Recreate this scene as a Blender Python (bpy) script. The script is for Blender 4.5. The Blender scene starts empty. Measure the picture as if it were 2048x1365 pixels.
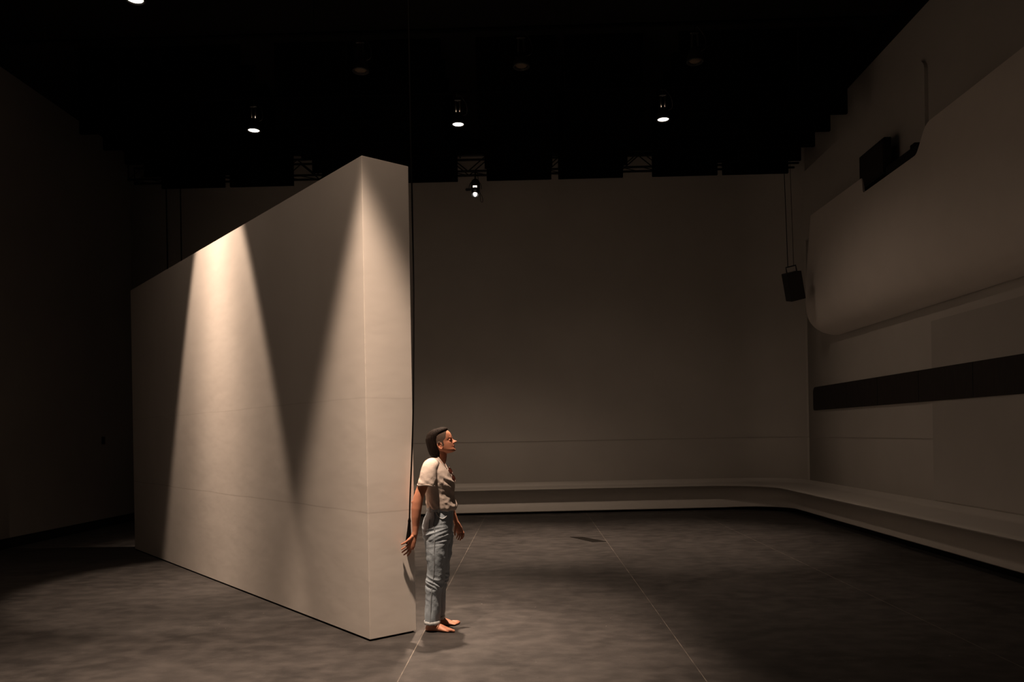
import bpy, bmesh, math, random
from mathutils import Vector, Matrix, noise
random.seed(4)
C = bpy.context.scene.collection
sc = bpy.context.scene
PI = math.pi

# ------------------------------------------------------------ camera, world, exposure
cam = bpy.data.cameras.new('camera')
camo = bpy.data.objects.new('camera', cam)
C.objects.link(camo)
cam.sensor_width = 36.0
cam.lens = 1534.0 / 2048.0 * 36.0
cam.shift_y = (867.5 - 682.5) / 2048.0
cam.clip_end = 100
camo.location = (0, 0, 1.6)
camo.rotation_euler = (Matrix.Rotation(math.radians(1.3), 4, 'Z') @ Matrix.Rotation(PI / 2, 4, 'X')
                       @ Matrix.Rotation(-math.radians(1.0), 4, 'Z')).to_euler()
sc.camera = camo
world = bpy.data.worlds.new('world')
sc.world = world
world.use_nodes = True
world.node_tree.nodes['Background'].inputs[0].default_value = (0, 0, 0, 1)
world.node_tree.nodes['Background'].inputs[1].default_value = 0
sc.view_settings.view_transform = 'Standard'
sc.view_settings.look = 'None'
sc.view_settings.gamma = 1
sc.view_settings.use_curve_mapping = False
sc.view_settings.exposure = 0.0
LAMP = (1.0, 0.73, 0.535)          # tungsten light colour
SPOT_W = 3000.0                     # one grid downlight
LENS_E = 7.0                       # glowing front of a lit downlight


# ------------------------------------------------------------ small helpers
def S(v):                                              # sRGB 0-255 -> linear
    return tuple((x / 255 / 12.92) if x / 255 <= .04045 else (((x / 255) + .055) / 1.055) ** 2.4 for x in v)


def mat(name, col, rough=.6, metal=0.0, noise_amt=0.0, scale=20.0, stretch=(1, 1, 1), bump=0.0, bump_scale=None,
        spec=.5, emit=None, estr=0.0, sss=0.0):
    m = bpy.data.materials.new(name)
    m.use_nodes = True
    nt = m.node_tree
    b = nt.nodes['Principled BSDF']
    b.inputs['Base Color'].default_value = (*col, 1)
    b.inputs['Roughness'].default_value = rough
    b.inputs['Metallic'].default_value = metal
    b.inputs['Specular IOR Level'].default_value = spec
    if sss:
        b.inputs['Subsurface Weight'].default_value = sss
        b.inputs['Subsurface Radius'].default_value = (.012, .004, .002)
    tc = nt.nodes.new('ShaderNodeTexCoord')
    mp = nt.nodes.new('ShaderNodeMapping')
    mp.inputs['Scale'].default_value = stretch
    nt.links.new(tc.outputs['Object'], mp.inputs[0])
    nz = nt.nodes.new('ShaderNodeTexNoise')
    nz.inputs['Scale'].default_value = scale
    nz.inputs['Detail'].default_value = 6
    nt.links.new(mp.outputs[0], nz.inputs['Vector'])
    if noise_amt:
        r = nt.nodes.new('ShaderNodeValToRGB')
        r.color_ramp.elements[0].position = .3
        r.color_ramp.elements[1].position = .7
        r.color_ramp.elements[0].color = (*[c * (1 - noise_amt) for c in col], 1)
        r.color_ramp.elements[1].color = (*[min(1, c * (1 + noise_amt)) for c in col], 1)
        nt.links.new(nz.outputs['Fac'], r.inputs[0])
        nt.links.new(r.outputs[0], b.inputs['Base Color'])
    if bump:
        n2 = nz
        if bump_scale:
            n2 = nt.nodes.new('ShaderNodeTexNoise')
            n2.inputs['Scale'].default_value = bump_scale
            n2.inputs['Detail'].default_value = 4
            nt.links.new(mp.outputs[0], n2.inputs['Vector'])
        bp = nt.nodes.new('ShaderNodeBump')
        bp.inputs['Strength'].default_value = bump
        bp.inputs['Distance'].default_value = .01
        nt.links.new(n2.outputs['Fac'], bp.inputs['Height'])
        nt.links.new(bp.outputs[0], b.inputs['Normal'])
    if emit:
        b.inputs['Emission Color'].default_value = (*emit, 1)
        b.inputs['Emission Strength'].default_value = estr
    return m


def prop(o, label=None, cat=None, group=None, kind=None):
    if label: o['label'] = label
    if cat: o['category'] = cat
    if group: o['group'] = group
    if kind: o['kind'] = kind
    return o


def empty(name, loc, label, cat, group=None, rot=(0, 0, 0)):
    o = bpy.data.objects.new(name, None)
    C.objects.link(o)
    o.location = loc
    o.rotation_euler = rot
    o.empty_display_size = .1
    return prop(o, label, cat, group)


def obj(name, data, mats, parent=None, smooth=False):
    """data: (verts, faces) or a bmesh or a Mesh"""
    if isinstance(data, bpy.types.Mesh):
        me = data
        me.name = name
    else:
        me = bpy.data.meshes.new(name)
        if isinstance(data, bmesh.types.BMesh):
            data.to_mesh(me)
            data.free()
        else:
            me.from_pydata([tuple(v) for v in data[0]], [], data[1])
            b = bmesh.new()
            b.from_mesh(me)
            bmesh.ops.recalc_face_normals(b, faces=b.faces)
            b.to_mesh(me)
            b.free()
    if not isinstance(mats, (list, tuple)): mats = [mats]
    me.materials.clear()
    for m in mats: me.materials.append(m)
    if smooth:
        for p in me.polygons: p.use_smooth = True
    o = bpy.data.objects.new(name, me)
    C.objects.link(o)
    if parent: o.parent = parent
    return o


def copy_tree(o, parent=None):
    c = o.copy()
    C.objects.link(c)
    if parent: c.parent = parent
    for ch in list(o.children): copy_tree(ch, c)
    return c


def box(lo, hi, bevel=0.0, M=None, bm=None):
    own = bm is None
    if own: bm = bmesh.new()
    g = bmesh.ops.create_cube(bm, size=1)['verts']
    for v in g:
        v.co = Vector([(lo[i] + hi[i]) / 2 + v.co[i] * (hi[i] - lo[i]) for i in range(3)])
    if bevel:
        es = list({e for v in g for e in v.link_edges})
        r = bmesh.ops.bevel(bm, geom=es, offset=bevel, segments=2, affect='EDGES', profile=.7)
        g = list({v for f in r['faces'] for v in f.verts} | {v for v in g if v.is_valid})
    if M is not None:
        for v in g: v.co = M @ v.co
    return bm


def joinm(parts):
    """join (verts, faces) lists"""
    V, F = [], []
    for v, f in parts:
        k = len(V)
        V += [Vector(x) for x in v]
        F += [[i + k for i in q] for q in f]
    return V, F


def rings(rs, cap=True):
    """loft closed rings of equal count"""
    n = len(rs[0])
    V = [Vector(p) for r in rs for p in r]
    F = []
    for i in range(len(rs) - 1):
        for j in range(n):
            a, b = i * n + j, i * n + (j + 1) % n
            F.append([a, b, b + n, a + n])
    if cap:
        F.append(list(range(n))[::-1])
        F.append([(len(rs) - 1) * n + j for j in range(n)])
    return V, F


def tube(pts, rad, n=12, side=None, round_ends=True):
    """tube along pts; rad: list of r or (r_side, r_other); side: vector for the first axis"""
    pts = [Vector(p) for p in pts]
    rad = [(r, r) if not isinstance(r, (tuple, list)) else r for r in rad]
    if round_ends:
        for end in (0, -1):
            d = (pts[0] - pts[1]) if end == 0 else (pts[-1] - pts[-2])
            d.normalize()
            r = rad[end]
            m = min(r)
            add = [(m * .45, .88), (m * .8, .6), (m * .98, .2)]
            base = pts[end].copy()
            np_ = [base + d * a for a, k in add]
            nr = [(r[0] * k, r[1] * k) for a, k in add]
            if end == 0:
                pts = np_[::-1] + pts
                rad = nr[::-1] + rad
            else:
                pts = pts + np_
                rad = rad + nr
    side = Vector(side) if side is not None else None
    rs = []
    up = None
    for i, p in enumerate(pts):
        t = (pts[min(i + 1, len(pts) - 1)] - pts[max(i - 1, 0)]).normalized()
        if side is not None:
            a = (side - t * side.dot(t)).normalized()
        else:
            if up is None:
                up = Vector((0, 0, 1)) if abs(t.z) < .9 else Vector((1, 0, 0))
            a = (up - t * up.dot(t)).normalized()
            up = a
        b = t.cross(a)
        ra, rb = rad[i]
        rs.append([p + a * (ra * math.cos(2 * PI * k / n)) + b * (rb * math.sin(2 * PI * k / n)) for k in range(n)])
    return rings(rs)


def ellipsoid(c, r, M=None, n=16, k=10):
    rs = []
    for i in range(1, k):
        ph = PI * i / k
        rs.append([Vector((r[0] * math.sin(ph) * math.cos(2 * PI * j / n), r[1] * math.sin(ph) * math.sin(2 * PI * j / n),
                           r[2] * math.cos(ph))) for j in range(n)])
    V, F = rings(rs)
    V = [(M @ v if M is not None else v) + Vector(c) for v in V]
    return V, F


def lathe(prof, n=32, M=None):
    """profile (r, z) turned round z; closed when r=0 at the ends"""
    V, F = rings([[(max(r, 1e-4) * math.cos(2 * PI * k / n), max(r, 1e-4) * math.sin(2 * PI * k / n), z) for k in range(n)]
                  for r, z in prof])
    if M is not None: V = [M @ v for v in V]
    return V, F


def smooth_pts(P, m=6):
    """Catmull-Rom through P"""
    P = [Vector(p) for p in P]
    out = []
    for i in range(len(P) - 1):
        a, b, c, d = P[max(i - 1, 0)], P[i], P[i + 1], P[min(i + 2, len(P) - 1)]
        for k in range(m):
            t = k / m
            out.append(.5 * ((2 * b) + (c - a) * t + (2 * a - 5 * b + 4 * c - d) * t * t + (3 * b - a - 3 * c + d) * t ** 3))
    out.append(P[-1])
    return out


def interp(rows, m=4):
    """smoothly resample a list of equal-length number tuples"""
    out = []
    for i in range(len(rows) - 1):
        a, b, c, d = rows[max(i - 1, 0)], rows[i], rows[i + 1], rows[min(i + 2, len(rows) - 1)]
        for k in range(m):
            t = k / m
            out.append(tuple(.5 * ((2 * q) + (r - p) * t + (2 * p - 5 * q + 4 * r - s) * t * t + (3 * q - p - 3 * r + s) * t ** 3)
                             for p, q, r, s in zip(a, b, c, d)))
    out.append(rows[-1])
    return out


def remesh(parts, voxel, smooth=4, factor=.5):
    """union overlapping closed shells into one continuous skin"""
    V, F = joinm(parts)
    me = bpy.data.meshes.new('tmp')
    me.from_pydata([tuple(v) for v in V], [], F)
    b = bmesh.new()
    b.from_mesh(me)
    bmesh.ops.recalc_face_normals(b, faces=b.faces)
    b.to_mesh(me)
    b.free()
    o = bpy.data.objects.new('tmp', me)
    C.objects.link(o)
    r = o.modifiers.new('r', 'REMESH')
    r.mode = 'VOXEL'
    r.voxel_size = voxel
    s = o.modifiers.new('s', 'SMOOTH')
    s.factor = factor
    s.iterations = smooth
    dg = bpy.context.evaluated_depsgraph_get()
    dg.update()
    res = bpy.data.meshes.new_from_object(o.evaluated_get(dg))
    bpy.data.objects.remove(o)
    bpy.data.meshes.remove(me)
    return res


# ------------------------------------------------------------ materials
white_wall = mat('white_wall_paint', (.50, .485, .46), .55, noise_amt=.04, scale=1.3)
black_paint = mat('black_paint', (.006, .006, .006), .9, spec=.2)
black_felt = mat('black_baffle_felt', (.004, .004, .004), 1.0, noise_amt=.2, scale=60, spec=.0)
black_metal = mat('black_metal', (.012, .012, .012), .5, noise_amt=.1, scale=30, spec=.3)
steel = mat('grey_steel', (.30, .28, .26), .35, 1.0, noise_amt=.1, scale=40)
panel_white = mat('white_panel_skin', (.74, .70, .66), .55, noise_amt=.02, scale=3)
band_black = mat('black_acoustic_cloth', (.018, .014, .012), .85, noise_amt=.25, scale=14, stretch=(1, 3, .4))
rope_black = mat('black_rope', (.005, .0045, .0045), .9, noise_amt=.2, scale=200, spec=.05)


def floor_material():
    m = bpy.data.materials.new('dark_vinyl_floor')
    m.use_nodes = True
    nt = m.node_tree
    N, L = nt.nodes, nt.links
    b = N['Principled BSDF']
    tc = N.new('ShaderNodeTexCoord')
    sep = N.new('ShaderNodeSeparateXYZ')
    L.new(tc.outputs['Object'], sep.inputs[0])

    def nz(scale, st, detail=6):
        mp = N.new('ShaderNodeMapping')
        mp.inputs['Scale'].default_value = st
        L.new(tc.outputs['Object'], mp.inputs[0])
        n = N.new('ShaderNodeTexNoise')
        n.inputs['Scale'].default_value = scale
        n.inputs['Detail'].default_value = detail
        L.new(mp.outputs[0], n.inputs['Vector'])
        return n.outputs['Fac']

    def math_(op, a, bb=None, c=None):
        n = N.new('ShaderNodeMath')
        n.operation = op
        for i, v in enumerate((a, bb, c)):
            if v is None: continue
            if isinstance(v, (int, float)): n.inputs[i].default_value = v
            else: L.new(v, n.inputs[i])
        return n.outputs[0]

    def ramp(fac, stops):
        r = N.new('ShaderNodeValToRGB')
        while len(r.color_ramp.elements) < len(stops): r.color_ramp.elements.new(.5)
        for e, (p, c) in zip(r.color_ramp.elements, stops):
            e.position = p
            e.color = (*c, 1) if isinstance(c, tuple) else (c, c, c, 1)
        L.new(fac, r.inputs[0])
        return r.outputs[0]

    def mix(fac, a, bb):
        n = N.new('ShaderNodeMix')
        n.data_type = 'RGBA'
        if isinstance(fac, float): n.inputs[0].default_value = fac
        else: L.new(fac, n.inputs[0])
        for i, v in ((6, a), (7, bb)):
            if isinstance(v, tuple): n.inputs[i].default_value = (*v, 1)
            else: L.new(v, n.inputs[i])
        return n.outputs[2]

    big = ramp(nz(1.6, (1, 1, 1)), [(.3, (.0195, .018, .0178)), (.7, (.041, .038, .037))])
    streak = ramp(nz(6, (.85, 1.2, 1), 10), [(.40, 0.0), (.70, 1.0)])
    col = mix(math_('MULTIPLY', streak, .5), big, (.076, .070, .067))
    fine = ramp(nz(70, (1, 1, 1), 3), [(.62, 0.0), (.78, 1.0)])
    col = mix(math_('MULTIPLY', fine, .25), col, (.13, .12, .115))
    # scattered pale scuffs and paint flecks
    fl = ramp(nz(26, (1, 1, 1), 2), [(.735, 0.0), (.75, 1.0)])
    patch = ramp(nz(.9, (1, 1, 1), 1), [(.5, 0.0), (.6, 1.0)])
    col = mix(math_('MULTIPLY', math_('MULTIPLY', fl, patch), .5), col, (.22, .20, .19))
    # joints between two-metre-wide sheets, running away from the viewer
    fac = None
    for x in (-.884, 1.10, 3.22):
        d = math_('ABSOLUTE', math_('SUBTRACT', sep.outputs['X'], x))
        t = math_('LESS_THAN', d, .0027)
        fac = t if fac is None else math_('MAXIMUM', fac, t)
    d = math_('ABSOLUTE', math_('SUBTRACT', sep.outputs['Y'], 14.86))
    fac = math_('MAXIMUM', fac, math_('LESS_THAN', d, .012))
    wear = ramp(nz(5, (1, 1, 1), 3), [(.35, .15), (.65, .75)])
    col = mix(math_('MULTIPLY', fac, wear), col, (.26, .23, .20))
    L.new(col, b.inputs['Base Color'])
    b.inputs['Roughness'].default_value = .62
    b.inputs['Specular IOR Level'].default_value = .25
    bp = N.new('ShaderNodeBump')
    bp.inputs['Strength'].default_value = .15
    bp.inputs['Distance'].default_value = .004
    L.new(nz(40, (1, 1, 1), 4), bp.inputs['Height'])
    L.new(bp.outputs[0], b.inputs['Normal'])
    return m


def muslin_material():
    """stretched cloth with two horizontal seams and a soft weave"""
    m = bpy.data.materials.new('stretched_white_muslin')
    m.use_nodes = True
    nt = m.node_tree
    N, L = nt.nodes, nt.links
    b = N['Principled BSDF']
    b.inputs['Roughness'].default_value = .85
    b.inputs['Specular IOR Level'].default_value = .15
    tc = N.new('ShaderNodeTexCoord')
    sep = N.new('ShaderNodeSeparateXYZ')
    L.new(tc.outputs['Object'], sep.inputs[0])

    def M_(op, *a):
        n = N.new('ShaderNodeMath')
        n.operation = op
        for i, v in enumerate(a):
            if isinstance(v, (int, float)): n.inputs[i].default_value = v
            else: L.new(v, n.inputs[i])
        return n.outputs[0]

    def nz(scale, st, detail=5):
        mp = N.new('ShaderNodeMapping')
        mp.inputs['Scale'].default_value = st
        L.new(tc.outputs['Object'], mp.inputs[0])
        n = N.new('ShaderNodeTexNoise')
        n.inputs['Scale'].default_value = scale
        n.inputs['Detail'].default_value = detail
        L.new(mp.outputs[0], n.inputs['Vector'])
        return n.outputs['Fac']
    wob = M_('MULTIPLY', M_('SUBTRACT', nz(.9, (1, 1, 0)), .5), .05)
    z = M_('ADD', sep.outputs['Z'], wob)
    seam = None
    for s, k in ((1.90, .55), (1.00, 1.0)):
        t = M_('MULTIPLY', M_('LESS_THAN', M_('ABSOLUTE', M_('SUBTRACT', z, s)), .006), k)
        seam = t if seam is None else M_('MAXIMUM', seam, t)
    seam = M_('MULTIPLY', seam, M_('MULTIPLY', nz(1.4, (1, 1, .1)), .42))
    r = N.new('ShaderNodeValToRGB')
    r.color_ramp.elements[0].position, r.color_ramp.elements[1].position = .3, .7
    r.color_ramp.elements[0].color = (.72, .67, .625, 1)
    r.color_ramp.elements[1].color = (.78, .735, .69, 1)
    L.new(nz(1.1, (1, 1, .6)), r.inputs[0])
    mx = N.new('ShaderNodeMix')
    mx.data_type = 'RGBA'
    L.new(seam, mx.inputs[0])
    L.new(r.outputs[0], mx.inputs[6])
    mx.inputs[7].default_value = (.30, .25, .21, 1)
    L.new(mx.outputs[2], b.inputs['Base Color'])
    bp = N.new('ShaderNodeBump')
    bp.inputs['Strength'].default_value = .16
    bp.inputs['Distance'].default_value = .02
    h = M_('ADD', M_('MULTIPLY', nz(2.2, (1, 1, 1.6), 3), 1.0), M_('MULTIPLY', nz(120, (1, 1, .25), 2), .05))
    L.new(h, bp.inputs['Height'])
    L.new(bp.outputs[0], b.inputs['Normal'])
    return m


floor_m = floor_material()
muslin = muslin_material()

# ------------------------------------------------------------ the room shell
XL, XR, YF, ZC = -7.85, 5.40, -3.5, 7.6


def back_y(x): return 15.55 + .072 * (x + 1.25)


RC = 1.0                                                # radius of the rounded far right corner


def shell_path(off):
    """plan of the far wall, rounded corner and right wall, moved into the room by off; returns (far part, right part)"""
    X, ang = XR - off, math.atan(.072)
    far = [(x, back_y(x) - off) for x in (XL, -5, -2, 1, X - RC - .9)]
    c = Vector((X - RC, back_y(X - RC) - off - RC * 1.02))
    arc = [(c.x + RC * math.sin(t), c.y + RC * math.cos(t)) for t in [(-ang + (PI / 2 + ang) * k / 14) for k in range(15)]]
    right = [(X, y) for y in (13.2, 10, 6, 2, YF)]
    return far + arc, arc[-1:] + right


profile = [(0, ZC), (0, 7.25), (0, 7.249), (0, 4), (0, 2.2), (0, 1.4), (0, 0)]


def shell(which, name):
    V, F, mi = [], [], []
    cols = None
    for o, z in profile:
        p = shell_path(o)[which]
        cols = len(p)
        V += [(x, y, z) for x, y in p]
    for i in range(len(profile) - 1):
        for j in range(cols - 1):
            a = i * cols + j
            F.append([a, a + cols, a + 1 + cols, a + 1])
            mi.append(1 if i == 0 else 0)
    me = bpy.data.meshes.new(name)
    me.from_pydata(V, [], F)
    o = obj(name, me, [white_wall, black_paint])
    for p, k in zip(me.polygons, mi):
        p.material_index = k
        p.use_smooth = True
    # a real thickness behind the face
    s = o.modifiers.new('thickness', 'SOLIDIFY')
    s.thickness = .12
    s.offset = -1
    prop(o, kind='structure')
    return o


shell(0, 'wall_back')
shell(1, 'wall_right')
prop(obj('floor', box((XL - .3, YF - .3, -.2), (XR + .3, 16.6, 0)), floor_m), kind='structure')
prop(obj('ceiling', box((XL - .3, YF - .3, ZC), (XR + .3, 16.6, ZC + .2)), black_paint), kind='structure')
prop(obj('wall_front', box((XL - .3, YF - .3, 0), (XR + .3, YF, ZC)), black_paint), kind='structure')
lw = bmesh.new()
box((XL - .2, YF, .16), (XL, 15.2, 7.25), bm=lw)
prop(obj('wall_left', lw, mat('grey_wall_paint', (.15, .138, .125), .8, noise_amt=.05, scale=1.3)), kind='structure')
prop(obj('baseboard_left', box((XL - .2, YF, 0), (XL - .02, 15.2, .16)), black_paint), kind='structure')
prop(obj('trim_1', box((XL - .2, YF, 7.25), (XL + .005, 15.2, ZC)), black_paint), kind='structure')

# low white bench with an undercut front that runs round the foot of the two walls
# (offset from far wall, offset from right wall, height at far wall, height at right wall)
bprof = [(-.02, -.02, .60, .60), (.004, .004, .60, .60), (.012, .03, .525, .545), (.03, .12, .513, .52), (.40, .60, .507, .507), (.47, .68, .50, .50), (.50, .71, .487, .487),
         (.495, .705, .470, .470), (.45, .66, .458, .458), (.36, .52, .435, .435), (.29, .42, .38, .385), (.28, .385, .30, .315), (.30, .375, .22, .245),
         (.34, .39, .15, .18), (.40, .42, .09, .13), (.46, .45, .052, .105), (.455, .445, .04, .095), (.32, .33, .04, .09), (.32, .33, 0, 0), (-.02, -.02, 0, 0)]


def bench_path(ob, orr, zb, zr):
    X, ang = XR - orr, math.atan(.072)
    far = [(x, back_y(x) - ob, zb) for x in (-5.2, -4, -2, 0, 2, X - RC - .9)]
    c = Vector((X - RC, back_y(X - RC) - ob - RC * 1.02))
    n_ = 14
    arc = [(c.x + RC * math.sin(t), c.y + RC * math.cos(t), zb + (zr - zb) * k / n_) for k, t in [(k, -ang + (PI / 2 + ang) * k / n_) for k in range(n_ + 1)]]
    return far + arc + [(X, y, zr) for y in (13.2, 10, 6, 2, YF)]


rows_ = [bench_path(*p) for p in bprof]
nb_ = len(rows_[0])
V = [p for r in rows_ for p in r]
F, mi = [], []
for i in range(len(rows_)):
    i2 = (i + 1) % len(rows_)
    for j in range(nb_ - 1):
        F.append([i * nb_ + j, i2 * nb_ + j, i2 * nb_ + j + 1, i * nb_ + j + 1])
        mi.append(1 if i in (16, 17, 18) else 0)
for j in (0, nb_ - 1):
    F.append([i * nb_ + j for i in range(len(rows_))])
    mi.append(0)
bench_m = mat('white_bench_paint', (.48, .462, .437), .5, noise_amt=.03, scale=2)
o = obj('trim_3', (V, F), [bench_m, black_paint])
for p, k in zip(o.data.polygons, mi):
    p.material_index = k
    p.use_smooth = len(p.vertices) == 4
o.data.set_sharp_from_angle(angle=math.radians(65))
prop(o, kind='structure')
# the nearer stretch of the right wall has its shade painted in on a thin added facing
prop(obj('trim_4', box((XR - .018, YF, .62), (XR + .01, 10.36, 3.0)), mat('shaded_wall_facing', (.40, .385, .365), .6, noise_amt=.04, scale=1.3)), kind='structure')

# horizontal joint across the far wall and the right wall
jv = []
for o_ in (0.0, .006):
    for z in (1.425, 1.437):
        a, b = shell_path(o_)
        jv.append([(x, y, z) for x, y in a + b[1:]])
n = len(jv[0])
V = [p for r in (jv[0], jv[2], jv[3], jv[1]) for p in r]
F = []
for i in range(3):
    for j in range(n - 1):
        F.append([i * n + j, i * n + j + 1, (i + 1) * n + j + 1, (i + 1) * n + j])
prop(obj('trim_2', (V, F), mat('joint_shadow_gap', (.36, .34, .32), .7)), kind='structure')

# black cloth band let into the right wall
t = empty('acoustic_band', (XR, 11, 2.14), 'long black cloth band running level along the right white wall', 'wall band')
bz0, bz1 = 1.935 - 2.14, 2.37 - 2.14
out = [(3.62 - .10, bz1), (-14.4, bz1), (-14.4, bz0), (3.62 - .05, bz0)]
arc_ = [(3.52 + .1 * math.sin(a), bz1 - .1 + .1 * math.cos(a)) for a in [PI / 2 * k / 6 for k in range(7)]]
arc2 = [(3.57 + .05 * math.cos(a), bz0 + .05 - .05 * math.sin(a)) for a in [PI / 2 * k / 4 for k in range(5)]]
loop = arc_ + arc2 + [(-14.4, bz0), (-14.4, bz1)]
nl = len(loop)
V = [(0, y, z) for y, z in loop] + [(-.03, y, z) for y, z in loop]
F = [[i, (i + 1) % nl, (i + 1) % nl + nl, i + nl] for i in range(nl)] + [list(range(nl, 2 * nl))]
obj('cloth_face', (V, F), band_black, t)
for k, y in enumerate((2.1, .95, -.3, -1.6)):
    obj('joint_strip', box((-.033, y - .006, bz0 + .01), (-.0295, y + .006, bz1 - .01)), black_metal, t)

# ------------------------------------------------------------ white acoustic shell in front of the right wall
PZ = [(5.38, 0.0), (5.1, -.02), (4.7, -.05), (4.25, -.075), (3.85, -.085), (3.66, -.068), (3.5, -.025), (3.38, .04), (3.28, .14), (3.205, .285)]


def shell_off(z):
    if z >= PZ[0][0]: return PZ[0][1]
    for (z1, o1), (z0, o0) in zip(PZ, PZ[1:]):
        if z >= z0:
            return o0 + (o1 - o0) * (z - z0) / (z1 - z0)
    return PZ[-1][1]


def rounded(pts):
    """(y, z, radius) corners -> outline"""
    out = []
    k = len(pts)
    for i, (y, z, r) in enumerate(pts):
        p = Vector((y, z))
        if r <= 0:
            out.append(p)
            continue
        a = (Vector(pts[i - 1][:2]) - p).normalized()
        b = (Vector(pts[(i + 1) % k][:2]) - p).normalized()
        h = a.angle(b) / 2
        d = r / math.tan(h)
        c = p + (a + b).normalized() * (r / math.sin(h))
        s, e = p + a * d - c, p + b * d - c
        ang = s.angle(e)
        sg = 1 if s.x * e.y - s.y * e.x > 0 else -1
        for q in range(9):
            t_ = sg * ang * q / 8
            out.append(c + Vector((s.x * math.cos(t_) - s.y * math.sin(t_), s.x * math.sin(t_) + s.y * math.cos(t_))))
    return out


outline = rounded([(13.75, 5.38, .02), (11.64, 5.35, .04), (11.57, 5.10, .06), (9.99, 5.10, .10), (9.79, 5.42, .2), (1.5, 5.42, .2),
                   (1.5, 3.205, .2), (13.86, 3.205, .46)])
bm = bmesh.new()
bm.faces.new([bm.verts.new((0, p.x, p.y)) for p in outline])
for z in [5.3, 5.1, 4.9, 4.7, 4.4, 4.1, 3.85, 3.68, 3.6, 3.53, 3.47, 3.42, 3.37, 3.32, 3.28, 3.24]:
    bmesh.ops.bisect_plane(bm, geom=bm.verts[:] + bm.edges[:] + bm.faces[:], plane_co=(0, 0, z), plane_no=(0, 0, 1))
for y in [2 + .8 * k for k in range(16)]:
    bmesh.ops.bisect_plane(bm, geom=bm.verts[:] + bm.edges[:] + bm.faces[:], plane_co=(0, y, 0), plane_no=(0, 1, 0))
bmesh.ops.triangulate(bm, faces=[f for f in bm.faces if len(f.verts) > 4])
for v in bm.verts: v.co.x = shell_off(v.co.z)
th = .03
geo = bmesh.ops.solidify(bm, geom=bm.faces[:], thickness=th)
bmesh.ops.recalc_face_normals(bm, faces=bm.faces)
root = empty('acoustic_reflector', (5.09, 0, 0),
             'large white rounded panel with a notched top edge hung along the right wall', 'wall panel')
o = obj('panel_skin', bm, panel_white, root, True)
o.data.set_sharp_from_angle(angle=math.radians(32))
for y in (13.2, 9.0, 5.0):
    obj('bracket', box((-.03, y - .03, 4.6), (.312, y + .03, 4.72)), black_metal, root)

up = rounded([(14.9, 6.52, .05), (10.36, 6.52, .14), (10.36, 5.2, .05), (14.9, 5.2, .05)])
nl = len(up)
V = [(0, p.x, p.y) for p in up] + [(-.05, p.x, p.y) for p in up]
F = [[i, (i + 1) % nl, (i + 1) % nl + nl, i + nl] for i in range(nl)] + [list(range(nl, 2 * nl)), list(range(nl))[::-1]]
o = obj('cladding_board', ([(v[0], v[1] - 12, v[2] - 5.9) for v in V], F), white_wall)
o.location = (XR, 12, 5.9)
prop(o, 'flat pale panel with a rounded corner on the right wall above the big notched panel', 'wall panel')

t = empty('loudspeaker', (5.13, 11.35, 5.13), 'upright black box standing in the notch of the large white wall panel', 'speaker')
obj('cabinet', box((-.05, -.40, .06), (.05, .42, .57), .01), black_metal, t)
obj('grille', box((-.058, -.37, .09), (-.045, .39, .54)), band_black, t)
obj('bracket', box((.03, -.02, .2), (.219, .03, .26)), black_metal, t)
t = empty('equipment_bar', (5.13, 10.66, 5.09), 'low black bar lying along the notch beside the upright black box', 'equipment bar')
obj('housing', box((-.05, -.64, .03), (.05, .27, .17), .012), black_metal, t)
obj('cap', box((-.055, -.56, .16), (.055, -.44, .21), .008), black_metal, t)
obj('bracket', box((.03, -.2, .06), (.219, -.1, .12)), black_metal, t)

# small switch plate on the left wall
p = empty('light_switch', (XL, 13.95, 1.6), 'small dark switch plate on the dim left wall', 'switch')
obj('plate', box((0, -.05, -.07), (.012, .05, .07), .003), black_metal, p)
obj('rocker', box((.01, -.018, -.03), (.02, .018, .03), .003), black_metal, p)

# ------------------------------------------------------------ the free-standing white block
n0, n1, n2 = Vector((-1.267, 5.938, 0)), Vector((-5.782, 11.063, 0)), Vector((-.945, 6.208, 0))
n3 = n1 + (n2 - n0)
HB = 3.785
root = empty('partition_block', (n0 + n3) / 2, 'tall thick white cloth-covered block wall standing free on the dark floor', 'partition')
O = (n0 + n3) / 2
U, W = (n1 - n0), (n2 - n0)
bm = bmesh.new()
lv = [Vector(p) - O for p in (n0, n2, n3, n1)]
vb = [bm.verts.new(p + Vector((0, 0, .014))) for p in lv]
vt = [bm.verts.new(p + Vector((0, 0, HB))) for p in lv]
for i in range(4):
    bm.faces.new((vb[i], vb[(i + 1) % 4], vt[(i + 1) % 4], vt[i]))
bm.faces.new(vt)
bm.faces.new(vb[::-1])
bmesh.ops.recalc_face_normals(bm, faces=bm.faces)
bmesh.ops.bevel(bm, geom=bm.edges[:], offset=.003, segments=2, affect='EDGES')
obj('cloth_cover', bm, muslin, root)
bm = bmesh.new()
ins = [p * (1 - .012) for p in lv]
vb = [bm.verts.new(p) for p in ins]
vt = [bm.verts.new(p + Vector((0, 0, .016))) for p in ins]
for i in range(4):
    bm.faces.new((vb[i], vb[(i + 1) % 4], vt[(i + 1) % 4], vt[i]))
bm.faces.new(vt)
bm.faces.new(vb[::-1])
bmesh.ops.recalc_face_normals(bm, faces=bm.faces)
obj('base', bm, black_paint, root)

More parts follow.
